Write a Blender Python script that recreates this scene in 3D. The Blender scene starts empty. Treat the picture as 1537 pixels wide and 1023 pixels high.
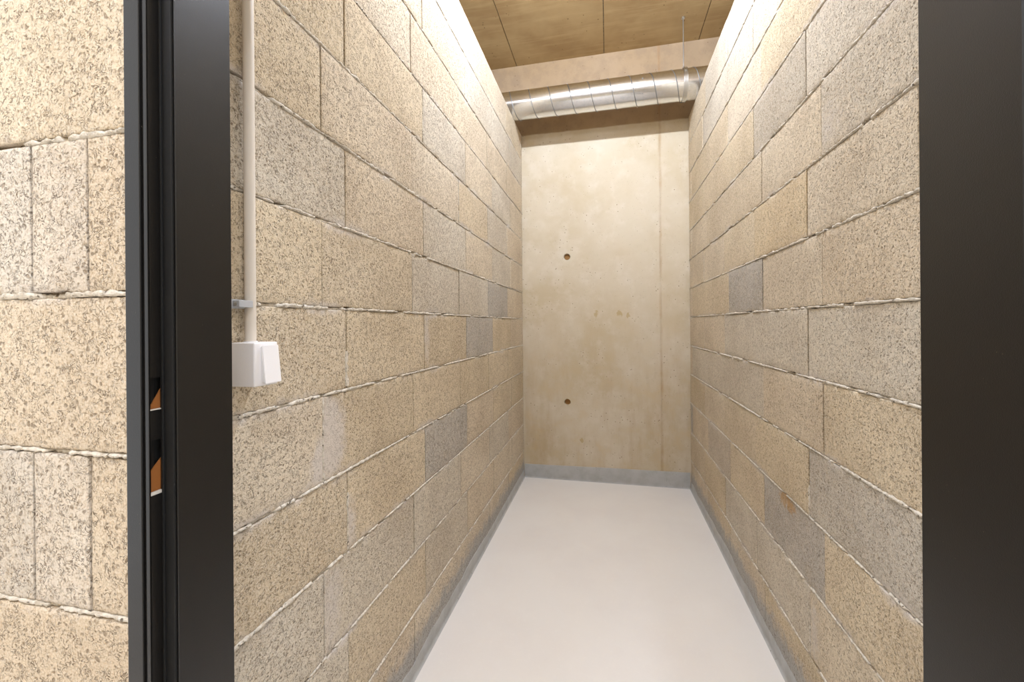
import bpy, bmesh, math, random
from mathutils import Vector, Matrix, noise

random.seed(7)
scene = bpy.context.scene
C = scene.collection

# ------------------------------------------------------------------ camera
HC = 1.2781                      # eye height
F_PX = 633.86                    # focal length in pixels of the 1537 x 1023 frame
YAW, ROLL, CY = 0.2237, -0.0078, 486.52
cam_data = bpy.data.cameras.new('camera')
cam_data.sensor_fit = 'HORIZONTAL'
cam_data.sensor_width = 36.0
cam_data.lens = F_PX / 1537 * 36.0
cam_data.shift_y = -(511.5 - CY) / 1537
cam_data.clip_start = 0.02
cam = bpy.data.objects.new('camera', cam_data)
C.objects.link(cam)
fw = Vector((-math.sin(YAW), math.cos(YAW), 0))
rt = Vector((math.cos(YAW), math.sin(YAW), 0))
up = Vector((0, 0, 1))
rt2 = rt * math.cos(ROLL) + up * math.sin(ROLL)
up2 = -rt * math.sin(ROLL) + up * math.cos(ROLL)
cam.matrix_world = Matrix(((rt2.x, up2.x, -fw.x, 0), (rt2.y, up2.y, -fw.y, 0),
                           (rt2.z, up2.z, -fw.z, HC), (0, 0, 0, 1)))
scene.camera = cam

# ------------------------------------------------------------------ world, exposure
world = bpy.data.worlds.new('world')
scene.world = world
world.use_nodes = True
world.node_tree.nodes['Background'].inputs[0].default_value = (0.95, 0.97, 1.0, 1)
world.node_tree.nodes['Background'].inputs[1].default_value = 1.4
vs = scene.view_settings
vs.view_transform = 'Standard'
vs.look = 'None'
vs.exposure = 0.2
vs.gamma = 1.0
vs.use_curve_mapping = False
ROOM_LAMP = 470.0                # emission of the tube in the storage room
HALL_LAMP = 155.0                 # emission of the tubes in the corridor
LAMP_COLOR = (0.87, 0.965, 1.14)

# ------------------------------------------------------------------ dimensions
XL, XR = -0.6974, 0.6154         # inner faces of the block walls
YB = 3.4823                      # back wall
YF, YFI = 0.4385, 0.5385         # front wall, both faces
Z0, CH = 0.0035, 0.22            # first bed joint, course height
ZT = Z0 + 13 * CH                # top of the block walls
ZC = 3.45                        # ceiling
TW = 0.105                       # block wall thickness
YA, YBJ, BL = 0.9248, 1.0251, 0.5012
YCJ, YDJ, BR = 1.4133, 1.5077, 0.493


# ------------------------------------------------------------------ node helpers
class NT:
    def __init__(self, name):
        self.m = bpy.data.materials.new(name)
        self.m.use_nodes = True
        self.t = self.m.node_tree
        self.b = self.t.nodes['Principled BSDF']
        self.co = self.t.nodes.new('ShaderNodeTexCoord').outputs['Object']

    def set(self, s, v):
        if isinstance(v, bpy.types.NodeSocket):
            self.t.links.new(v, s)
        else:
            s.default_value = v

    def math(self, op, a, b=0.0, c=None, clamp=False):
        n = self.t.nodes.new('ShaderNodeMath')
        n.operation = op
        n.use_clamp = clamp
        self.set(n.inputs[0], a)
        self.set(n.inputs[1], b)
        if c is not None:
            self.set(n.inputs[2], c)
        return n.outputs[0]

    def noise(self, scale, detail=2.0, rough=0.5, dist=0.0, vec=None):
        n = self.t.nodes.new('ShaderNodeTexNoise')
        self.set(n.inputs['Vector'], vec or self.co)
        n.inputs['Scale'].default_value = scale
        n.inputs['Detail'].default_value = detail
        n.inputs['Roughness'].default_value = rough
        n.inputs['Distortion'].default_value = dist
        return n.outputs['Fac']

    def voronoi(self, scale, vec=None, feature='F1'):
        n = self.t.nodes.new('ShaderNodeTexVoronoi')
        n.feature = feature
        self.set(n.inputs['Vector'], vec or self.co)
        n.inputs['Scale'].default_value = scale
        return n.outputs['Distance']

    def ramp(self, x, a, b, lo=0.0, hi=1.0):
        n = self.t.nodes.new('ShaderNodeMapRange')
        n.interpolation_type = 'SMOOTHSTEP'
        self.set(n.inputs['Value'], x)
        for k, v in (('From Min', a), ('From Max', b), ('To Min', lo), ('To Max', hi)):
            self.set(n.inputs[k], v)
        return n.outputs['Result']

    def mix(self, f, a, b, mode='MIX'):
        n = self.t.nodes.new('ShaderNodeMix')
        n.data_type = 'RGBA'
        n.blend_type = mode
        self.set(n.inputs[0], f)
        self.set(n.inputs[6], a)
        self.set(n.inputs[7], b)
        return n.outputs[2]

    def attr(self, name, out='Color'):
        n = self.t.nodes.new('ShaderNodeAttribute')
        n.attribute_name = name
        return n.outputs[out]

    def sep(self, v):
        n = self.t.nodes.new('ShaderNodeSeparateXYZ')
        self.set(n.inputs[0], v)
        return n.outputs

    def bump(self, h, strength, dist, normal=None):
        n = self.t.nodes.new('ShaderNodeBump')
        n.inputs['Strength'].default_value = strength
        n.inputs['Distance'].default_value = dist
        self.set(n.inputs['Height'], h)
        if normal:
            self.set(n.inputs['Normal'], normal)
        return n.outputs[0]

    def done(self, color, rough=0.9, metal=0.0, normal=None, spec=0.3):
        self.set(self.b.inputs['Base Color'], color)
        self.set(self.b.inputs['Roughness'], rough)
        self.set(self.b.inputs['Metallic'], metal)
        self.set(self.b.inputs['Specular IOR Level'], spec)
        if normal:
            self.set(self.b.inputs['Normal'], normal)
        return self.m


def rgb(r, g, b):
    """sRGB 0-255 to linear"""
    f = lambda c: (c / 255 / 12.92) if c <= 10 else ((c / 255 + 0.055) / 1.055) ** 2.4
    return (f(r), f(g), f(b), 1.0)


def m_block():
    n = NT('porous_block')
    tint = n.attr('tint')
    mask = n.sep(n.attr('mask'))
    warp = n.t.nodes.new('ShaderNodeTexNoise')
    n.set(warp.inputs['Vector'], n.co)
    warp.inputs['Scale'].default_value = 75
    warp.inputs['Detail'].default_value = 1
    vm = n.t.nodes.new('ShaderNodeVectorMath')
    vm.operation = 'MULTIPLY_ADD'
    n.set(vm.inputs[0], warp.outputs['Color'])
    vm.inputs[1].default_value = (0.014, 0.014, 0.014)
    n.set(vm.inputs[2], n.co)
    wv = vm.outputs[0]
    big = n.noise(3.2, 3, 0.6)
    mid = n.noise(26, 3, 0.6)
    fine = n.noise(300, 2, 0.65)
    gate = n.noise(70, 1)
    pit = n.math('MULTIPLY', n.ramp(n.voronoi(92, wv), 0.15, 0.36, 1, 0), n.ramp(gate, 0.40, 0.58))
    worm_n = n.noise(115, 2, 0.55, 1.0)                # short curling cracks between the grains
    worm = n.ramp(n.math('ABSOLUTE', n.math('SUBTRACT', worm_n, 0.5)), 0.004, 0.036, 1, 0)
    worm = n.math('MULTIPLY', worm, n.ramp(gate, 0.60, 0.42))
    hole = n.math('MAXIMUM', n.math('MULTIPLY', pit, 0.72), n.math('MULTIPLY', worm, 0.9))
    keep = n.math('SUBTRACT', 1.0, n.math('MULTIPLY', mask[0], 0.75), clamp=True)
    hole = n.math('MULTIPLY', hole, keep)
    # colour
    col = n.mix(n.ramp(big, 0.36, 0.66), tint, n.mix(1.0, tint, (0.86, 0.84, 0.82, 1), 'MULTIPLY'))
    col = n.mix(n.math('MULTIPLY', n.ramp(mid, 0.45, 0.75), 0.32), col, rgb(212, 196, 172))
    col = n.mix(n.math('MULTIPLY', n.ramp(fine, 0.5, 0.68), 0.42), col, rgb(234, 225, 210))
    col = n.mix(n.math('MULTIPLY', n.ramp(fine, 0.48, 0.34), 0.55), col, rgb(158, 136, 106))
    smear = n.ramp(n.math('ADD', mask[0], n.math('MULTIPLY', n.math('SUBTRACT', n.noise(38, 4, 0.65), 0.5), 0.9)), 0.25, 0.75)
    col = n.mix(n.math('MULTIPLY', smear, 0.8), col, rgb(212, 203, 194))
    rust = n.ramp(n.math('ADD', mask[1], n.math('MULTIPLY', n.math('SUBTRACT', n.noise(45, 4, 0.65), 0.5), 0.9)), 0.35, 0.65)
    col = n.mix(n.math('MULTIPLY', rust, 0.75), col, rgb(184, 142, 84))
    paint = n.ramp(n.math('ADD', mask[2], n.math('MULTIPLY', n.math('SUBTRACT', n.noise(22, 4, 0.7), 0.5), 1.1)), 0.2, 0.7)
    col = n.mix(n.math('MULTIPLY', paint, 0.9), col, rgb(176, 174, 170))
    col = n.mix(n.math('MULTIPLY', hole, 0.78), col, rgb(96, 76, 54))
    h = n.math('SUBTRACT', n.math('ADD', n.math('MULTIPLY', worm_n, 0.8), n.math('MULTIPLY', fine, 0.25)), n.math('MULTIPLY', hole, 1.1))
    return n.done(col, 0.95, 0, n.bump(h, 0.75, 0.0035), 0.15)


def m_mortar(name, c, d):
    n = NT(name)
    a = n.noise(90, 3, 0.65)
    col = n.mix(n.ramp(a, 0.35, 0.7), c, d)
    pit = n.math('MULTIPLY', n.ramp(n.voronoi(120), 0.16, 0.36, 1, 0), n.ramp(n.noise(55, 1), 0.5, 0.6))
    col = n.mix(n.math('MULTIPLY', pit, 0.8), col, rgb(96, 80, 60))
    h = n.math('SUBTRACT', n.noise(170, 3, 0.6), n.math('MULTIPLY', pit, 1.5))
    return n.done(col, 0.95, 0, n.bump(h, 0.8, 0.004), 0.15)


def m_concrete():
    n = NT('fair_faced_concrete')
    s = n.sep(n.co)
    big = n.noise(2.1, 4, 0.6)
    mid = n.noise(9, 4, 0.62)
    mp = n.t.nodes.new('ShaderNodeMapping')
    mp.inputs['Scale'].default_value = (8, 1, 1.7)
    n.set(mp.inputs[0], n.co)
    streak = n.noise(1.0, 4, 0.65, 0, mp.outputs[0])
    col = n.mix(n.ramp(big, 0.35, 0.68), rgb(203, 191, 169), rgb(192, 177, 149))
    col = n.mix(n.math('MULTIPLY', n.ramp(mid, 0.45, 0.72), 0.45), col, rgb(214, 204, 188))
    low = n.ramp(s[2], 1.75, 0.25)
    col = n.mix(n.math('MULTIPLY', n.math('MULTIPLY', n.ramp(streak, 0.46, 0.7), low), 0.30), col, rgb(168, 138, 94))
    col = n.mix(n.math('MULTIPLY', n.math('MULTIPLY', n.ramp(mid, 0.52, 0.3), low), 0.32), col, rgb(200, 174, 130))
    # browner and darker above the height of the block walls
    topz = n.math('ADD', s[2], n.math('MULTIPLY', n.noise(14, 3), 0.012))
    upper_band = n.ramp(topz, 2.858, 2.872)
    col = n.mix(n.math('MULTIPLY', upper_band, 0.8), col, n.mix(n.ramp(mid, 0.4, 0.65), rgb(146, 118, 85), rgb(129, 101, 69)))
    # rust beside the formwork seam
    sx = n.math('ABSOLUTE', n.math('SUBTRACT', n.math('ADD', s[0], n.math('MULTIPLY', n.math('SUBTRACT', n.noise(7, 3), 0.5), 0.02)), 0.405))
    seam = n.math('MULTIPLY', n.ramp(sx, 0.003, 0.017, 1, 0), n.ramp(n.noise(6, 3, 0.7), 0.25, 0.8))
    col = n.mix(n.math('MULTIPLY', seam, 0.5), col, rgb(160, 118, 70))
    # stains where two fixings were pulled off
    st = None
    for px, pz, r in ((-0.0923, 1.357, 0.026), (0.0905, 1.360, 0.024), (0.155, 1.34, 0.016), (-0.215, 0.33, 0.018)):
        dx = n.math('MULTIPLY', n.math('SUBTRACT', s[0], px), 1.0)
        dz = n.math('MULTIPLY', n.math('SUBTRACT', s[2], pz), 0.8)
        dd = n.math('SQRT', n.math('ADD', n.math('MULTIPLY', dx, dx), n.math('MULTIPLY', dz, dz)))
        dd = n.math('ADD', dd, n.math('MULTIPLY', n.math('SUBTRACT', n.noise(42, 3, 0.7), 0.5), 0.055))
        v = n.ramp(dd, r * 0.5, r, 1, 0)
        st = v if st is None else n.math('MAXIMUM', st, v)
    col = n.mix(n.math('MULTIPLY', st, 0.55), col, rgb(168, 140, 84))
    pit = n.math('MULTIPLY', n.ramp(n.voronoi(34), 0.09, 0.16, 1, 0), n.ramp(n.noise(9, 2), 0.5, 0.62))
    pit2 = n.math('MULTIPLY', n.ramp(n.voronoi(75), 0.10, 0.18, 1, 0), n.ramp(n.noise(21, 2), 0.5, 0.62))
    pit = n.math('MAXIMUM', pit, n.math('MULTIPLY', pit2, 0.7))
    col = n.mix(n.math('MULTIPLY', pit, 0.75), col, rgb(112, 84, 54))
    h = n.math('SUBTRACT', n.math('MULTIPLY', n.noise(120, 4, 0.6), 0.35), n.math('MULTIPLY', pit, 1.5))
    return n.done(col, 0.8, 0, n.bump(h, 0.45, 0.003), 0.25)


def m_ceiling():
    n = NT('raw_concrete_ceiling')
    big = n.noise(2.6, 4, 0.62)
    mp = n.t.nodes.new('ShaderNodeMapping')
    mp.inputs['Scale'].default_value = (3, 30, 1)
    n.set(mp.inputs[0], n.co)
    grain = n.noise(1.0, 4, 0.6, 0.3, mp.outputs[0])
    col = n.mix(n.ramp(big, 0.34, 0.68), rgb(172, 145, 102), rgb(153, 124, 83))
    col = n.mix(n.math('MULTIPLY', n.ramp(grain, 0.45, 0.72), 0.4), col, rgb(188, 162, 118))
    pit = n.math('MULTIPLY', n.ramp(n.voronoi(26), 0.08, 0.15, 1, 0), n.ramp(n.noise(7, 2), 0.52, 0.62))
    col = n.mix(n.math('MULTIPLY', pit, 0.8), col, rgb(84, 58, 32))
    h = n.math('SUBTRACT', n.math('MULTIPLY', grain, 0.4), pit)
    return n.done(col, 0.75, 0, n.bump(h, 0.4, 0.003), 0.3)


def m_floor():
    n = NT('painted_floor')
    big = n.noise(1.6, 4, 0.6)
    col = n.mix(n.ramp(big, 0.35, 0.7), rgb(234, 229, 223), rgb(230, 224, 218))
    col = n.mix(n.math('MULTIPLY', n.ramp(n.noise(60, 3, 0.6), 0.52, 0.75), 0.3), col, rgb(238, 233, 227))
    return n.done(col, n.ramp(big, 0.3, 0.7, 0.42, 0.55), 0, n.bump(n.noise(240, 3, 0.6), 0.18, 0.0015), 0.35)


def m_basepaint():
    n = NT('grey_base_paint')
    a = n.noise(13, 4, 0.6)
    col = n.mix(n.ramp(a, 0.35, 0.7), rgb(178, 178, 176), rgb(166, 165, 161))
    pit = n.math('MULTIPLY', n.ramp(n.voronoi(60), 0.08, 0.14, 1, 0), n.ramp(n.noise(17, 2), 0.55, 0.62))
    col = n.mix(pit, col, rgb(92, 84, 74))
    return n.done(col, 0.6, 0, n.bump(n.noise(130, 3, 0.6), 0.35, 0.003), 0.3)


def m_steel(name, c, rough, metal=0.0, bumpy=0.25):
    n = NT(name)
    h = n.noise(900, 2, 0.5)
    speck = n.math('MULTIPLY', n.ramp(n.voronoi(140), 0.05, 0.1, 1, 0), n.ramp(n.noise(30, 2), 0.6, 0.66))
    col = n.mix(n.math('MULTIPLY', speck, 0.35), c, rgb(120, 108, 88))
    return n.done(col, rough, metal, n.bump(h, bumpy, 0.0006), 0.45)


def m_galv():
    n = NT('galvanised_sheet')
    sp = n.noise(60, 2, 0.6, 0.8)
    col = n.mix(n.ramp(sp, 0.35, 0.7), (0.82, 0.83, 0.84, 1), (0.74, 0.76, 0.78, 1))
    return n.done(col, 0.2, 1.0, n.bump(n.noise(5, 1), 0.06, 0.006), 0.5)


def plain(name, c, rough=0.5, metal=0.0, scale=300, b=0.12):
    n = NT(name)
    v = n.noise(scale, 2)
    col = n.mix(n.math('MULTIPLY', v, 0.12), c, (c[0] * .8, c[1] * .8, c[2] * .8, 1))
    return n.done(col, rough, metal, n.bump(v, b, 0.0006), 0.4)


def emit(name, c, strength):
    m = bpy.data.materials.new(name)
    m.use_nodes = True
    b = m.node_tree.nodes['Principled BSDF']
    b.inputs['Base Color'].default_value = (0.9, 0.9, 0.9, 1)
    b.inputs['Emission Color'].default_value = (*c, 1)
    b.inputs['Emission Strength'].default_value = strength
    return m


M = dict(
    block=m_block(),
    joint=m_mortar('dark_joint', rgb(128, 114, 96), rgb(160, 146, 124)),
    bead=m_mortar('pale_mortar', rgb(228, 220, 206), rgb(194, 183, 165)),
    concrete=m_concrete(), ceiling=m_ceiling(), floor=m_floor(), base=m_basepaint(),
    frame=m_steel('dark_bronze_paint', rgb(21, 19, 17), 0.36),
    rubber=plain('black_rubber', rgb(9, 9, 9), 0.7),
    rust=plain('lit_brown_primer', rgb(150, 92, 40), 0.7),
    bare=plain('bare_cut_metal', rgb(214, 208, 198), 0.4),
    galv=m_galv(),
    seam=plain('galvanised_seam', rgb(150, 150, 150), 0.45, 1.0),
    zinc=plain('zinc_plated', rgb(205, 205, 203), 0.3, 1.0),
    white=plain('white_plastic', rgb(244, 241, 240), 0.35),
    conduit=plain('cream_conduit', rgb(226, 216, 202), 0.4),
    clip=plain('grey_plastic', rgb(186, 187, 188), 0.45),
    hole=plain('tie_hole_filler', rgb(150, 112, 66), 0.9),
    lamp=emit('lit_room_tube', LAMP_COLOR, ROOM_LAMP),
    hall=emit('lit_corridor_tube', LAMP_COLOR, HALL_LAMP),
)


# ------------------------------------------------------------------ object helpers
def build(name, bm, mats, parent=None, smooth=False, recalc=True, angle=None):
    me = bpy.data.meshes.new(name)
    if recalc:
        bmesh.ops.recalc_face_normals(bm, faces=bm.faces[:])
    bm.to_mesh(me)
    bm.free()
    for m in (mats if isinstance(mats, (list, tuple)) else [mats]):
        me.materials.append(m)
    if smooth:
        me.shade_smooth()
        if angle:
            me.set_sharp_from_angle(angle=math.radians(angle))
    o = bpy.data.objects.new(name, me)
    C.objects.link(o)
    if parent:
        o.parent = parent
        o.matrix_parent_inverse = Matrix.Translation(-parent.location)
    return o


def box(bm, x0, x1, y0, y1, z0, z1, bevel=0.0, mat=0, seg=2):
    vs_ = [bm.verts.new((x, y, z)) for x in (x0, x1) for y in (y0, y1) for z in (z0, z1)]
    idx = [(0, 1, 3, 2), (4, 6, 7, 5), (0, 4, 5, 1), (2, 3, 7, 6), (0, 2, 6, 4), (1, 5, 7, 3)]
    fs = [bm.faces.new([vs_[i] for i in f]) for f in idx]
    for f in fs:
        f.material_index = mat
    if bevel:
        es = list({e for f in fs for e in f.edges})
        bmesh.ops.bevel(bm, geom=es, offset=bevel, segments=seg, affect='EDGES', profile=0.6)
    return fs


def prism_z(bm, pts, z0, z1, mat=0):
    a = [bm.verts.new((x, y, z0)) for x, y in pts]
    b = [bm.verts.new((x, y, z1)) for x, y in pts]
    n = len(pts)
    fs = [bm.faces.new(a[::-1]), bm.faces.new(b)]
    for i in range(n):
        fs.append(bm.faces.new((a[i], a[(i + 1) % n], b[(i + 1) % n], b[i])))
    for f in fs:
        f.material_index = mat


def tube(bm, path, r, seg=16, cap=True):
    rings = []
    for i, p in enumerate(path):
        p = Vector(p)
        t = (Vector(path[min(i + 1, len(path) - 1)]) - Vector(path[max(i - 1, 0)])).normalized()
        ref = Vector((0, 0, 1)) if abs(t.z) < 0.9 else Vector((1, 0, 0))
        u = t.cross(ref).normalized()
        v = t.cross(u)
        rr = r[i] if isinstance(r, (list, tuple)) else r
        rings.append([bm.verts.new(p + (u * math.cos(a) + v * math.sin(a)) * rr)
                      for a in [2 * math.pi * k / seg for k in range(seg)]])
    for A, B in zip(rings, rings[1:]):
        for k in range(seg):
            bm.faces.new((A[k], A[(k + 1) % seg], B[(k + 1) % seg], B[k]))
    if cap:
        bm.faces.new(rings[0][::-1])
        bm.faces.new(rings[-1])


def thing(name, label, cat, loc=(0, 0, 0), group=None):
    o = bpy.data.objects.new(name, None)
    o.empty_display_size = 0.05
    C.objects.link(o)
    o.location = loc
    tag(o, label, cat, group)
    return o


def tag(o, label, cat, group=None):
    o['label'] = label
    o['category'] = cat
    if group:
        o['group'] = group
    return o


def structure(o, label=None, cat=None):
    o['kind'] = 'structure'
    if label:
        tag(o, label, cat)
    return o


# ------------------------------------------------------------------ block walls
TAN = [(221, 204, 175), (224, 209, 184), (217, 200, 170), (222, 206, 181), (225, 211, 188), (218, 202, 175)]
COOL = [(217, 207, 189), (213, 202, 183)]
GREY = (190, 184, 174)


def lin(c):
    return rgb(*c)[:3]


class BlockWall:
    def __init__(self, P, cell=0.02, seed=1):
        self.P = P                     # (along, height, out) -> world point
        self.bm = bmesh.new()
        self.t = self.bm.verts.layers.float_color.new('tint')
        self.k = self.bm.verts.layers.float_color.new('mask')
        self.rng = random.Random(seed)
        self.cell = cell
        self.seed = seed

    def block(self, a0, a1, z0, z1, col, masks=(), depth=0.03):
        rng, P = self.rng, self.P
        gh, gv = 0.0036, 0.0012
        a0 += gv; a1 -= gv; z0 += gh; z1 -= gh
        if a1 - a0 < 0.012:
            return
        def ticks(lo, hi):
            n = max(1, round((hi - lo - 0.008) / self.cell))
            return [lo, lo + 0.004] + [lo + 0.004 + (hi - lo - 0.008) * i / n for i in range(1, n)] + [hi - 0.004, hi]
        A, Z = ticks(a0, a1), ticks(z0, z1)
        tint = lin(col)
        off = rng.uniform(-0.0012, 0.0012)
        tx, tz = rng.uniform(-.002, .002), rng.uniform(-.002, .002)
        grid = []
        for i, a in enumerate(A):
            row = []
            for j, z in enumerate(Z):
                edge_a, edge_z = i in (0, len(A) - 1), j in (0, len(Z) - 1)
                nv = noise.noise((a * 55 + self.seed * 9, z * 55, self.seed * 3.1))
                d = off + tx * (a - a0) + tz * (z - z0) + 0.0006 * nv
                da = dz = 0
                if edge_a or edge_z:
                    d -= 0.0009 + 0.0012 * nv
                    chip = max(0, noise.noise((a * 38, z * 38, self.seed * 7.7)) - 0.22)
                    if edge_a:
                        da = (1 if i == 0 else -1) * (0.0012 * abs(nv) + chip * 0.004)
                    if edge_z:
                        dz = (1 if j == 0 else -1) * (0.002 * abs(nv) + chip * 0.006)
                v = self.bm.verts.new(P(a + da, z + dz, d))
                v[self.t] = (*tint, 1)
                s = ru = 0.0
                for kind, ca, cz, ra, rz, amt in masks:
                    q = ((a - ca) / ra) ** 2 + ((z - cz) / rz) ** 2
                    val = amt * max(0, 1 - q)
                    if kind == 's':
                        s = max(s, val)
                    else:
                        ru = max(ru, val)
                # mortar wiped over the arrises, and base paint on the lowest course
                near = min(z - z0, z1 - z)
                s = max(s, 0.72 * max(0, 1 - near / 0.034) * (0.5 + 0.9 * max(0, noise.noise((a * 6, z * 9, 4.4 + self.seed)))))
                pa = max(0, min(1, (0.20 - z) / 0.15))
                v[self.k] = (s, ru, pa, 1)
                row.append(v)
            grid.append(row)
        for i in range(len(A) - 1):
            for j in range(len(Z) - 1):
                f = self.bm.faces.new((grid[i][j], grid[i + 1][j], grid[i + 1][j + 1], grid[i][j + 1]))
                f.smooth = True
        # sides going back into the joint
        rim = [grid[i][0] for i in range(len(A))] + [grid[-1][j] for j in range(1, len(Z))] + \
              [grid[i][-1] for i in range(len(A) - 2, -1, -1)] + [grid[0][j] for j in range(len(Z) - 2, 0, -1)]
        back = []
        for v in rim:
            w = self.bm.verts.new(v.co + (P(0, 0, -depth) - P(0, 0, 0)))
            w[self.t] = v[self.t]
            w[self.k] = v[self.k]
            back.append(w)
        for i in range(len(rim)):
            n = (i + 1) % len(rim)
            self.bm.faces.new((rim[i], rim[n], back[n], back[i]))

    def bead(self, p, q, width, step, out, gap=0.12):
        """mortar pressed out of a joint: an uneven rope from p to q (along, height)"""
        P, s = self.P, self.seed
        L = math.hypot(q[0] - p[0], q[1] - p[1])
        n = max(2, int(L / step))
        ux, uz = (q[0] - p[0]) / L, (q[1] - p[1]) / L
        prev = None
        for i in range(n + 1):
            t = L * i / n
            a, z = p[0] + ux * t, p[1] + uz * t
            n1 = noise.noise((a * 16 + s, z * 16, 1.3))
            n2 = noise.noise((a * 60 + s, z * 60, 8.1))
            n3 = noise.noise((a * 9 + s * 2, z * 9, 5.5))
            sh = 0.0022 * n1 + 0.0012 * n2
            w = width * (0.62 + 0.35 * n3 + 0.35 * n2)
            n4 = noise.noise((a * 150 + s, z * 150, 2.7))
            d = out + 0.0020 * n1 + 0.0026 * n2 + 0.0022 * n4
            w *= 1 + 0.35 * n4
            if n1 < -0.42 + gap:
                d -= 0.006
            w = max(w, width * 0.2)
            pts = []
            for k, (c, dd) in enumerate(((-1, -0.014), (-0.88, -0.0018), (-0.3, -0.0002), (0.25, 0.0), (0.85, -0.0018), (1, -0.014))):
                jit = 0.0024 * noise.noise((a * 140 + k * 7, z * 110, s * 1.7))
                o = sh + c * w
                pts.append(self.bm.verts.new(P(a - uz * o, z + ux * o, d + dd + jit)))
            if prev:
                for k in range(5):
                    f = self.bm.faces.new((prev[k], pts[k], pts[k + 1], prev[k + 1]))
                    f.material_index = 1
                    f.smooth = True
            prev = pts

    def core(self, x0, x1, y0, y1, z0, z1):
        vs0 = len(self.bm.verts)
        box(self.bm, x0, x1, y0, y1, z0, z1, mat=2)
        self.bm.verts.ensure_lookup_table()

    def finish(self, name):
        return structure(build(name, self.bm, [M['block'], M['bead'], M['joint']], recalc=True))


def fill_wall(W, lo, hi, joints_even, joints_odd, rows, colour, masks, lines=True, smear_joints=()):
    """courses r = -6 .. 6; colour(r, i) gives a block's tint, i counts joints from its left end"""
    for r in rows:
        z0, z1 = Z0 + (r + 6) * CH, Z0 + (r + 7) * CH
        js = joints_even if r % 2 == 0 else joints_odd
        edges = [lo] + [j for j in js if lo + 0.01 < j < hi - 0.01] + [hi]
        for a0, a1 in zip(edges, edges[1:]):
            mid = (a0 + a1) / 2
            i = sum(1 for j in js if j < mid) - 1
            W.block(a0, a1, z0, z1, colour(r, i), masks.get((r, i), ()))
        if r > rows[0]:
            W.bead((lo, z0), (hi, z0), 0.0060, 0.006, 0.0026)
    for a, z0, z1, w in smear_joints:
        W.bead((a, z0), (a, z1), w, 0.008, 0.0015, gap=0.0)


rc = random.Random(11)
ROWS = list(range(-6, 7))
zr = lambda r: Z0 + (r + 6) * CH      # height of the lower joint of course r

# ---- left wall
jA = [YA + BL * k for k in range(-1, 6)]
jB = [YBJ + BL * k for k in range(-1, 5)]
left_special = {(0, 4): GREY, (-1, 3): GREY, (-3, 2): GREY, (1, 0): COOL[1], (-4, 1): COOL[1],
                (-4, 0): COOL[0], (-2, 1): (213, 196, 167), (-1, 2): (214, 197, 168), (3, 2): COOL[0], (-5, 2): COOL[1]}


def left_col(r, i):
    c = rc.choice(TAN) if rc.random() > 0.12 else COOL[0]
    return left_special.get((r, i), c)


left_masks = {
    (-2, 1): [('s', YA + 0.02, zr(-2) + 0.10, 0.10, 0.17, 0.95)],
    (-2, 0): [('s', YA - 0.01, zr(-2) + 0.05, 0.05, 0.10, 0.9)],
    (-3, 1): [('s', YBJ + 0.0, zr(-3) + 0.06, 0.06, 0.14, 0.7)],
    (-4, 1): [('s', YA + 0.03, zr(-4) + 0.12, 0.08, 0.2, 0.6)],
    (-1, 2): [('s', YBJ + BL + 0.02, zr(-1) + 0.15, 0.05, 0.2, 0.6)],
    (3, 2): [('s', YA + BL + 0.03, zr(3) + 0.1, 0.07, 0.2, 0.7)],
    (2, 2): [('s', YBJ + BL * 0.5, zr(2) + 0.1, 0.06, 0.18, 0.6)],
}
W = BlockWall(lambda a, z, o: Vector((XL + o, a, z)), 0.02, 1)
fill_wall(W, YFI + 0.002, YB - 0.006, jA, jB, ROWS, left_col, left_masks, smear_joints=[
    (YBJ, zr(-1) + 0.01, zr(-1) + 0.105, 0.0085), (YA, zr(-2) + 0.005, zr(-2) + 0.215, 0.005),
    (YBJ, zr(-3) + 0.005, zr(-3) + 0.16, 0.006), (YA + BL * 2, zr(2) + 0.02, zr(2) + 0.2, 0.005),
    (YBJ + BL, zr(3) + 0.02, zr(3) + 0.2, 0.005), (YBJ + BL * 2, zr(5) + 0.02, zr(5) + 0.2, 0.005)])
W.core(XL - TW, XL - 0.010, YFI + 0.002, YB - 0.002, 0.0, ZT)
W.finish('wall_left')

# ---- right wall
jC = [YCJ + BR * k for k in range(-2, 5)]
jD = [YDJ + BR * k for k in range(-2, 4)]
right_special = {(0, 3): GREY, (-3, 1): (202, 194, 180), (-4, 2): GREY, (-1, 1): COOL[0], (-2, 3): COOL[1],
                 (-4, 6): GREY, (3, 2): (200, 190, 172), (2, 1): COOL[1], (3, 1): COOL[0], (-2, 4): COOL[1],
                 (-4, 4): (206, 194, 176), (1, 2): (222, 202, 168)}


def right_col(r, i):
    c = rc.choice(TAN) if rc.random() > 0.15 else COOL[0]
    return right_special.get((r, i), c)


right_masks = {
    (-4, 2): [('r', YCJ + 0.27, zr(-3) - 0.015, 0.12, 0.07, 0.66)],
    (-3, 1): [('s', YDJ - 0.3, zr(-3) + 0.12, 0.2, 0.1, 0.35)],
    (2, 1): [('s', YCJ - 0.05, zr(2) + 0.08, 0.1, 0.1, 0.5)],
    (-5, 1): [('s', YDJ - 0.03, zr(-5) + 0.1, 0.05, 0.18, 0.6)],
}
W = BlockWall(lambda a, z, o: Vector((XR - o, a, z)), 0.02, 2)
fill_wall(W, YFI + 0.002, YB - 0.006, jC, jD, ROWS, right_col, right_masks, smear_joints=[
    (YDJ, zr(-3) + 0.005, zr(-3) + 0.1, 0.005), (YDJ, zr(-5) + 0.005, zr(-5) + 0.15, 0.006)])
W.core(XR + 0.010, XR + TW, YFI + 0.002, YB - 0.002, 0.0, ZT)
W.finish('wall_right')

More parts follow.
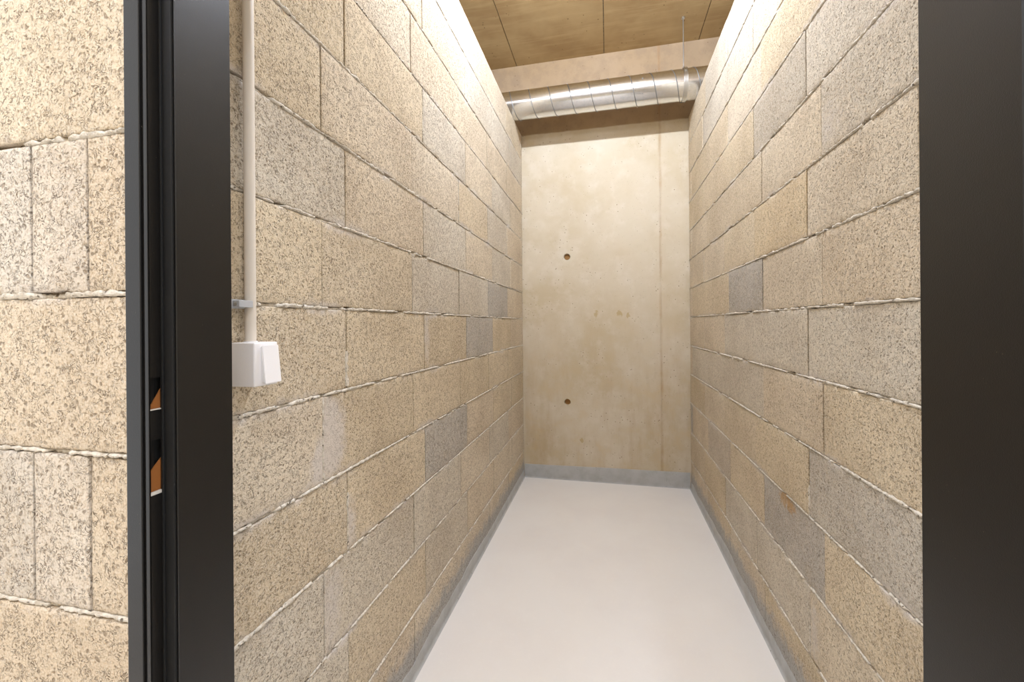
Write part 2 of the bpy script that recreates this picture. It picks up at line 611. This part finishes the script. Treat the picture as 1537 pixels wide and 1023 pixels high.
# ---- front wall: bonded with the ends of the two partition walls, a door opening between
OX0, OX1 = -0.600, 0.352
ZH = 2.13
W = BlockWall(lambda a, z, o: Vector((a, YF - o, z)), 0.012, 3)
rf = random.Random(5)
FR = [(229, 212, 185), (226, 210, 186), (230, 215, 190), (225, 208, 183)]
for r in ROWS:
    z0, z1 = zr(r), zr(r) + CH
    if r % 2 == 0:
        e = [-1.62, -1.307, -0.807, -0.7005, OX0] if r != 99 else []
        cols = {2: (228, 217, 201), 1: (222, 213, 199)}
    else:
        e = [-1.62, -1.102, OX0]
        cols = {}
    if z0 + 0.02 < ZH:
        for i, (a0, a1) in enumerate(zip(e, e[1:])):
            W.block(a0, a1, z0, z1, cols.get(i, rf.choice(FR)))
        er = [OX1, XR, XR + TW, 1.3] if r % 2 == 0 else [OX1, 0.86, 1.3]
        for a0, a1 in zip(er, er[1:]):
            W.block(a0, a1, z0, z1, rf.choice(FR))
        if r > -6:
            W.bead((-1.62, z0), (OX0, z0), 0.0054, 0.0026, 0.0010)
            W.bead((OX1, z0), (1.3, z0), 0.0062, 0.006, 0.0005)
    else:
        e = [-1.62 + (0.25 if r % 2 else 0) + 0.5 * k for k in range(7)]
        e = [x for x in e if x < 1.28] + [1.3]
        for a0, a1 in zip(e, e[1:]):
            W.block(a0, a1, z0, z1, rf.choice(FR))
        W.bead((-1.62, z0), (1.3, z0), 0.0062, 0.006, 0.0005)
W.core(-1.62, OX0, YF + 0.010, YFI, 0, ZT)
W.core(OX1, 1.3, YF + 0.010, YFI, 0, ZT)
W.core(OX0, OX1, YF + 0.010, YFI, ZH, ZT)
W.finish('wall_front')

# ---- back wall of concrete with two open tie holes and a formwork seam
HOLES = [(-0.3255, 1.8286), (-0.3300, 0.6356)]
HR = 0.026


def wall_with_holes():
    bm = bmesh.new()
    x0, x1, z0, z1 = -2.4, 2.2, 0.0, ZC
    def ring(cx, cz, r, y, n=32):
        return [bm.verts.new((cx + r * math.cos(2 * math.pi * k / n), y, cz + r * math.sin(2 * math.pi * k / n))) for k in range(n)]
    S = 0.12
    xs = [x0, HOLES[0][0] - S, HOLES[0][0] + S, x1]
    zs = [z0]
    for hx, hz in sorted(HOLES, key=lambda h: h[1]):
        zs += [hz - S, hz + S]
    zs.append(z1)
    grid = {(i, j): bm.verts.new((xs[i], YB, zs[j])) for i in range(4) for j in range(len(zs))}
    for i in range(3):
        for j in range(len(zs) - 1):
            q = [grid[i, j], grid[i + 1, j], grid[i + 1, j + 1], grid[i, j + 1]]
            if i == 1 and j in (1, 3):
                hx, hz = sorted(HOLES, key=lambda h: h[1])[0 if j == 1 else 1]
                r1 = ring(hx, hz, HR + 0.002, YB)
                r2 = ring(hx, hz, HR, YB + 0.002)
                r3 = ring(hx, hz, HR * 0.86, YB + 0.03)
                n = len(r1)
                for A, B in ((r1, r2), (r2, r3)):
                    for k in range(n):
                        bm.faces.new((A[k], A[(k + 1) % n], B[(k + 1) % n], B[k]))
                bm.faces.new(r3)
                # collar between the square and the ring: quadrants
                ang = [5 * n // 8, 7 * n // 8, n // 8, 3 * n // 8]
                for c in range(4):
                    s, e = ang[c], ang[(c + 1) % 4]
                    k, arc = s, [r1[s % n]]
                    while k % n != e % n:
                        k += 1
                        arc.append(r1[k % n])
                    bm.faces.new([q[c], q[(c + 1) % 4]] + arc[::-1])
            else:
                bm.faces.new(q)
    bmesh.ops.recalc_face_normals(bm, faces=bm.faces[:])
    for f in bm.faces:
        if abs(f.normal.y) > 0.9 and f.normal.y > 0:
            f.normal_flip()
    # body behind
    box(bm, x0, x1, YB + 0.032, YB + 0.2, z0, z1)
    # raised fin left by the joint of two formwork panels
    prev = None
    for k in range(140):
        z = ZC * k / 139
        w = 0.0022 + 0.0012 * noise.noise((z * 9, 0, 3))
        h = 0.0016 + 0.0016 * noise.noise((z * 13, 5, 1))
        xx = 0.404 + 0.0012 * noise.noise((z * 3, 2, 2))
        p = [bm.verts.new(c) for c in ((xx - w * 1.5, YB + 0.001, z), (xx - w * .5, YB - max(h, 0.0004), z), (xx + w * .5, YB - max(h, 0.0004), z), (xx + w * 1.5, YB + 0.001, z))]
        if prev:
            for q in range(3):
                bm.faces.new((prev[q], prev[q + 1], p[q + 1], p[q]))
        prev = p
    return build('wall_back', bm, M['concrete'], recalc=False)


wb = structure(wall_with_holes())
for hx, hz in HOLES:
    bm = bmesh.new()
    tube(bm, [(hx, YB + 0.0300, hz), (hx, YB + 0.0205, hz)], [HR * 0.86, HR * 0.84], 24)
    build('tie_hole_plug', bm, M['hole'], wb)

# ---- floor, ceiling, and the corridor the photographer stands in
bm = bmesh.new()
box(bm, -2.4, 2.2, -1.6, YB + 0.2, -0.15, 0.0)
structure(build('floor', bm, M['floor']))

bm = bmesh.new()
lines = [-2.4, -1.455, -0.733, -0.016, 0.695, 1.41, 2.2]
for a, b in zip(lines, lines[1:]):
    fs = box(bm, a + 0.0025, b - 0.0025, -1.6, YB + 0.19, ZC, ZC + 0.05, bevel=0.0015, seg=1)
box(bm, -2.4, 2.2, -1.6, YB + 0.2, ZC + 0.008, ZC + 0.2, mat=1)
for x in lines[1:-1]:             # ragged cement fins along the panel joints
    prev = None
    for k in range(160):
        y = -1.6 + (YB + 1.6) * k / 159
        h = max(0.0, 0.004 * noise.noise((x * 7, y * 5, 2.2)) + 0.001)
        p = [bm.verts.new((x + 0.0024, y, ZC + 0.002)), bm.verts.new((x + 0.0034, y, ZC - h)), bm.verts.new((x + 0.005, y, ZC + 0.001))]
        if prev:
            for q in range(2):
                bm.faces.new((prev[q], prev[q + 1], p[q + 1], p[q]))
        prev = p
structure(build('ceiling', bm, [M['ceiling'], M['joint']]))

bm = bmesh.new()
box(bm, -2.4, 2.2, -1.7, -1.6, 0.0, ZC)
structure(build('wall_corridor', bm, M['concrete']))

# ---- painted base: a grey upstand on the three walls
def base_strip(name, p, q, nrm, h0, h1, thick, wob):
    bm = bmesh.new()
    p, q, nrm = Vector(p), Vector(q), Vector(nrm)
    n = max(8, int((q - p).length / 0.02))
    prev = None
    for i in range(n + 1):
        t = i / n
        c = p.lerp(q, t)
        h = h0 + (h1 - h0) * t + wob * noise.noise((c.x * 5, c.y * 5, 6.6)) + wob * 0.5 * noise.noise((c.x * 24, c.y * 24, 1.6))
        prof = [(0.010, 0.0), (thick + 0.005, 0.0015), (thick + 0.0012, 0.006), (thick, 0.014), (thick, h - 0.003), (thick - 0.002, h), (-0.006, h + 0.001), (-0.006, 0.0)]
        prof[0] = (thick + 0.008, 0.0)
        pts = [bm.verts.new(c + nrm * o + Vector((0, 0, z))) for o, z in prof]
        if prev:
            for k in range(len(prof)):
                kk = (k + 1) % len(prof)
                bm.faces.new((prev[k], prev[kk], pts[kk], pts[k]))
        else:
            bm.faces.new(pts[::-1])
        prev = pts
    bm.faces.new(prev)
    return structure(build(name, bm, M['base'], smooth=True, angle=40))


base_strip('baseboard_back', (XL + 0.006, YB, 0), (XR - 0.006, YB, 0), (0, -1, 0), 0.108, 0.124, 0.006, 0.002)
base_strip('baseboard_left', (XL, YFI + 0.02, 0), (XL, YB - 0.012, 0), (1, 0, 0), 0.050, 0.066, 0.003, 0.016)
base_strip('baseboard_right', (XR, YFI + 0.02, 0), (XR, YB - 0.012, 0), (-1, 0, 0), 0.050, 0.066, 0.003, 0.016)

# ------------------------------------------------------------------ steel door frame
XP, XS = -0.589, -0.5685          # rebate face, reveal face of the lock jamb
YFL, YST, YBK = 0.4340, 0.4558, 0.5425
RX = 0.3285                       # reveal face of the other jamb
df = thing('door_frame', 'dark bronze steel door frame set into the block wall opening', 'door frame', (0.0, YF, 0.0))
# lock-side jamb: front flange, small groove, rebate plate with two openings, stop, reveal
ZJ = 2.10
SL = [(1.168, 1.2108), (1.0555, 1.128)]     # latch and bolt openings (z)
SY = (0.4366, 0.4506)
bm = bmesh.new()
box(bm, -0.6265, -0.6005, YFL, YF + 0.004, 0, ZJ, bevel=0.0012)                 # front flange
box(bm, -0.6005, -0.5935, YFL + 0.0035, YF + 0.006, 0, ZJ)                      # groove bottom
box(bm, -0.5950, XP, YFL + 0.0008, YFL + 0.0030, 0, ZJ, bevel=0.0006)           # folded lip
# rebate plate, built around the two openings
ty = 0.0016
zz = [0, SL[1][0], SL[1][1], SL[0][0], SL[0][1], ZJ]
for k, (a, b) in enumerate(zip(zz, zz[1:])):
    if k in (1, 3):
        box(bm, XP - ty, XP, YFL + 0.0014, SY[0], a, b)
        box(bm, XP - ty, XP, SY[1], YST + 0.002, a, b)
    else:
        box(bm, XP - ty, XP, YFL + 0.0014, YST + 0.002, a, b)
prism_z(bm, [(XP - 0.002, YST), (XS - 0.001, YST), (XS, YST + 0.001), (XS, YBK - 0.001), (XS - 0.001, YBK),
             (-0.6200, YBK), (-0.6200, YFI + 0.0005), (XS - 0.0025, YFI - 0.004), (XS - 0.0025, YST + 0.003), (XP - 0.002, YST + 0.003)], 0, ZJ)
jamb = build('jamb', bm, M['frame'], df)
# rubber seal lying in the corner of the rebate
bm = bmesh.new()
box(bm, XP + 0.0005, XP + 0.0035, YST - 0.006, YST, 0, ZJ - 0.02, bevel=0.001)
box(bm, XP + 0.0035, XS - 0.0022, YST - 0.0035, YST, 0, ZJ - 0.02, bevel=0.0012)
o = build('door_seal', bm, M['rubber'], df)
o['label'] = 'black rubber seal strip in the rebate'
# boxes behind the two openings
for k, (a, b) in enumerate(SL):
    bm = bmesh.new()
    x0, x1 = XP - 0.0095, XP - ty
    y0, y1 = SY[0] - 0.0005, SY[1] + 0.0085
    box(bm, x0 - 0.001, x0, y0 + 0.003, y1 + 0.001, a - 0.004, b + 0.004)
    box(bm, x0, x1, y1, y1 + 0.0012, a - 0.004, b + 0.004)
    box(bm, x0, x1, y0 + 0.003, y1, a - 0.004, a - 0.003)
    box(bm, x0, x1, y0 + 0.003, y1, b + 0.003, b + 0.004)
    s = build('strike_pocket', bm, M['rubber'], df)
    bm = bmesh.new()                # added brown plate, its slant shaped like the edge of light inside
    zt = a + (b - a) * (0.80 if k == 0 else 0.70)
    yl, yr = SY[0] + 0.0006, SY[1] + 0.006
    pts = [(yl, a), (yr, a), (yr, zt), (yl, a + (b - a) * (0.06 if k == 0 else 0.42))]
    A = [bm.verts.new((XP - 0.0026, y, z)) for y, z in pts]
    B = [bm.verts.new((XP - 0.0042, y, z)) for y, z in pts]
    bm.faces.new(A); bm.faces.new(B[::-1])
    for i in range(4):
        bm.faces.new((A[i], A[(i + 1) % 4], B[(i + 1) % 4], B[i]))
    q = build('pocket_lit_patch', bm, M['rust'], df)
    q['label'] = 'orange brown plate shaped like the lit part inside the opening'
    bm = bmesh.new()                # bright cut edge at the bottom of the opening
    box(bm, XP - 0.004, XP + 0.0003, SY[0], SY[1], a - 0.0002, a + (0.0012 if k == 0 else 0.004))
    q = build('cut_edge', bm, M['bare'], df)
    q['label'] = 'bright bare metal edge of the opening'
# hinge-side jamb
bm = bmesh.new()
prism_z(bm, [(RX + 0.001, YBK), (RX, YBK - 0.001), (RX, 0.4255), (RX + 0.0015, 0.424), (RX + 0.06, 0.424), (RX + 0.06, YF - 0.0005),
             (RX + 0.021, YF - 0.0005), (RX + 0.021, YFI + 0.0005), (RX + 0.06, YFI + 0.0005), (RX + 0.06, YBK)], 0, ZJ)
build('jamb', bm, M['frame'], df)
bm = bmesh.new()
box(bm, XS, RX, YST, YBK, ZJ - 0.022, ZJ, bevel=0.001)
box(bm, -0.6265, RX + 0.06, YFL, YF - 0.0005, ZJ, ZJ + 0.045, bevel=0.0012)
box(bm, XS, RX, YF, YFI, ZJ, ZH - 0.001)
build('head', bm, M['frame'], df)

# ------------------------------------------------------------------ light switch
sw = thing('light_switch', 'white surface-mounted light switch box on the left block wall', 'light switch', (XL, 0.689, 1.165))
bm = bmesh.new()
box(bm, XL - 0.001, -0.6415, 0.6585, 0.7160, 1.1645, 1.2475, bevel=0.003, seg=3)
build('switch_box', bm, M['white'], sw, smooth=True, angle=35)
bm = bmesh.new()
vsb = [(-0.6425, 0.6745, 1.1740), (-0.6425, 0.7100, 1.1740), (-0.6425, 0.7100, 1.2390), (-0.6425, 0.6745, 1.2390)]
vst = [(-0.6295, 0.6715, 1.1690), (-0.6295, 0.7130, 1.1690), (-0.6368, 0.7130, 1.2425), (-0.6368, 0.6715, 1.2425)]
A = [bm.verts.new(v) for v in vsb]
B = [bm.verts.new(v) for v in vst]
bm.faces.new(A[::-1]); bm.faces.new(B)
for i in range(4):
    bm.faces.new((A[i], A[(i + 1) % 4], B[(i + 1) % 4], B[i]))
bmesh.ops.bevel(bm, geom=bm.edges[:], offset=0.0012, segments=2, affect='EDGES')
build('rocker', bm, M['white'], sw, smooth=True, angle=35)
bm = bmesh.new()
tube(bm, [(-0.684, 0.694, 1.2465), (-0.684, 0.694, 1.2495)], 0.0122, 24)
build('cable_entry', bm, M['white'], sw, smooth=True, angle=40)

# ------------------------------------------------------------------ conduit and its clip
bm = bmesh.new()
pth = [(-0.684, 0.694, 1.2495)] + [(-0.684, 0.694, 1.25 + 0.1 * k) for k in range(1, 17)] + [(-0.684, 0.694, 2.92)]
tube(bm, pth, 0.0100, 24)
cd = build('electrical_conduit', bm, M['conduit'], smooth=True, angle=50)
tag(cd, 'cream plastic conduit pipe rising from the white switch box', 'conduit')

cl = thing('conduit_clip', 'small grey plastic clip holding the cream conduit above the switch', 'pipe clip', (XL, 0.68, 1.315))
bm = bmesh.new()
cx, cy, r = -0.684, 0.694, 0.0103
zc0, zc1 = 1.3145, 1.3275
# block on the camera side of the pipe, with a short arm over its front
prism_z(bm, [(-0.6860, 0.6560), (-0.6720, 0.6565), (-0.6714, 0.6875), (-0.6736, 0.6900), (-0.6758, 0.6868), (-0.6790, 0.6838), (-0.6860, 0.6828)], zc0, zc1)
bmesh.ops.bevel(bm, geom=bm.edges[:], offset=0.0006, segments=1, affect='EDGES')
build('clip_arm', bm, M['clip'], cl, smooth=True, angle=35)
bm = bmesh.new()
box(bm, XL - 0.002, -0.6860, 0.6520, 0.6835, zc0 - 0.002, zc1 + 0.002, bevel=0.0008)
build('clip_foot', bm, M['clip'], cl)
bm = bmesh.new()
tube(bm, [(-0.6790, 0.6568, 1.321), (-0.6790, 0.6545, 1.321)], 0.0036, 12)
build('screw', bm, M['zinc'], cl)

# ------------------------------------------------------------------ ventilation duct with its hanger
DY, DZ, DR = 3.20, 2.966, 0.105
DX0, DX1 = -2.35, 2.15
dk = thing('ventilation_duct', 'round galvanised spiral ventilation duct crossing below the ceiling', 'duct', (0, DY, DZ))
bm = bmesh.new()
tube(bm, [(DX0 + (DX1 - DX0) * k / 30, DY, DZ) for k in range(31)], DR, 72)
build('duct_pipe', bm, M['galv'], dk, smooth=True, angle=50)
bm = bmesh.new()                   # spiral lock seam
PITCH = 0.146
hel = []
N = int((DX1 - DX0 - 0.02) / PITCH * 48)
for k in range(N):
    t = k / 48
    a = math.radians(90) - 2 * math.pi * t
    hel.append((DX0 + 0.01 + t * PITCH, DY - (DR + 0.0002) * math.cos(a), DZ + (DR + 0.0002) * math.sin(a)))
tube(bm, hel, 0.0030, 5)
build('spiral_seam', bm, M['seam'], dk)
bm = bmesh.new()                   # sleeve joining two lengths
def shell(bm, x0, x1, r0, r1, seg=64):
    prof = [(x0, r0), (x0, r1), (x1, r1), (x1, r0)]
    rings = [[bm.verts.new((x, DY - r * math.cos(2 * math.pi * k / seg), DZ + r * math.sin(2 * math.pi * k / seg))) for k in range(seg)] for x, r in prof]
    for i in range(3):
        A, B = rings[i], rings[i + 1]
        for k in range(seg):
            bm.faces.new((A[k], A[(k + 1) % seg], B[(k + 1) % seg], B[k]))
shell(bm, 0.235, 0.238, DR - 0.001, DR + 0.0032)
shell(bm, 0.262, 0.266, DR - 0.001, DR + 0.0032)
shell(bm, 0.238, 0.262, DR - 0.001, DR + 0.0012)
cs = build('coupling_sleeve', bm, M['galv'], dk, smooth=True, angle=30)
for a in (18, -38, 75):
    bm = bmesh.new()
    aa = math.radians(a)
    d = Vector((0, -math.cos(aa), math.sin(aa)))
    c = Vector((0.25, DY, DZ)) + d * (DR + 0.001)
    tube(bm, [c, c + d * 0.004], 0.0045, 10)
    build('sleeve_screw', bm, M['zinc'], cs)

HX = 0.537
hg = thing('duct_hanger', 'thin threaded rod and clamp ring hanging the duct from the ceiling', 'hanger', (HX, DY, ZC))
bm = bmesh.new()
tube(bm, [(HX, DY, ZC + 0.004)] + [(HX, DY, DZ + DR + 0.012 + (ZC - DZ - DR - 0.012) * (1 - k / 60)) for k in range(61)],
     [0.0045] + [0.0045 + 0.0005 * (k % 2) for k in range(61)], 10)
build('threaded_rod', bm, M['zinc'], hg, smooth=True, angle=60)
bm = bmesh.new()
tube(bm, [(HX, DY, ZC + 0.003), (HX, DY, ZC - 0.010)], 0.012, 12)
build('ceiling_anchor', bm, M['zinc'], hg)
bm = bmesh.new()
shell(bm, HX - 0.0125, HX - 0.0085, DR + 0.0036, DR + 0.0074)
shell(bm, HX - 0.0085, HX + 0.0085, DR + 0.0036, DR + 0.0056)
shell(bm, HX + 0.0085, HX + 0.0125, DR + 0.0036, DR + 0.0074)
build('clamp_ring', bm, M['zinc'], hg, smooth=True, angle=30)
bm = bmesh.new()
tube(bm, [(HX, DY, DZ + DR + 0.004), (HX, DY, DZ + DR + 0.026)], 0.010, 6)
build('nut', bm, M['zinc'], hg)
bm = bmesh.new()
c = Vector((HX, DY - (DR + 0.004) * math.cos(math.radians(28)), DZ + (DR + 0.004) * math.sin(math.radians(28))))
d = Vector((0, -math.cos(math.radians(28)), math.sin(math.radians(28))))
tube(bm, [c, c + d * 0.012], 0.008, 6)
build('nut', bm, M['zinc'], hg)

# ------------------------------------------------------------------ lamps (outside the picture)
def batten(name, label, p, q, mat):
    """p, q: the two ends of the tube's underside"""
    p, q = Vector(p), Vector(q)
    c, d = (p + q) / 2, (q - p).normalized()
    t = thing(name, label, 'lamp', c)
    b = bmesh.new()
    hx, hy = (abs(q.x - p.x) / 2 or 0.035), (abs(q.y - p.y) / 2 or 0.035)
    box(b, c.x - hx, c.x + hx, c.y - hy, c.y + hy, c.z + 0.045, c.z + 0.085, bevel=0.004)
    for e in (p + d * 0.1, q - d * 0.1):
        tube(b, [(e.x, e.y, c.z + 0.083), (e.x, e.y, ZC + 0.003)], 0.004, 8)
    build('housing', b, M['white'], t)
    b = bmesh.new()
    tube(b, [p + d * 0.02 + (q - p - d * 0.04) * (k / 6) + Vector((0, 0, 0.02)) for k in range(7)], 0.022, 16)
    build('lamp_tube', b, mat, t, smooth=True, angle=50)
    return t


batten('batten_lamp', 'white batten lamp with lit tube hanging over the storage room', (-0.30, 1.78, 3.31), (0.30, 1.78, 3.31), M['lamp'])
batten('corridor_lamp', 'white batten lamp with lit tube near the corridor door', (0.45, -1.40, 3.34), (0.45, 0.0, 3.34), M['hall'])
batten('corridor_lamp', 'white batten lamp with lit tube at the left end of the corridor', (-1.15, -1.30, 3.34), (-1.15, -0.10, 3.34), M['hall'])
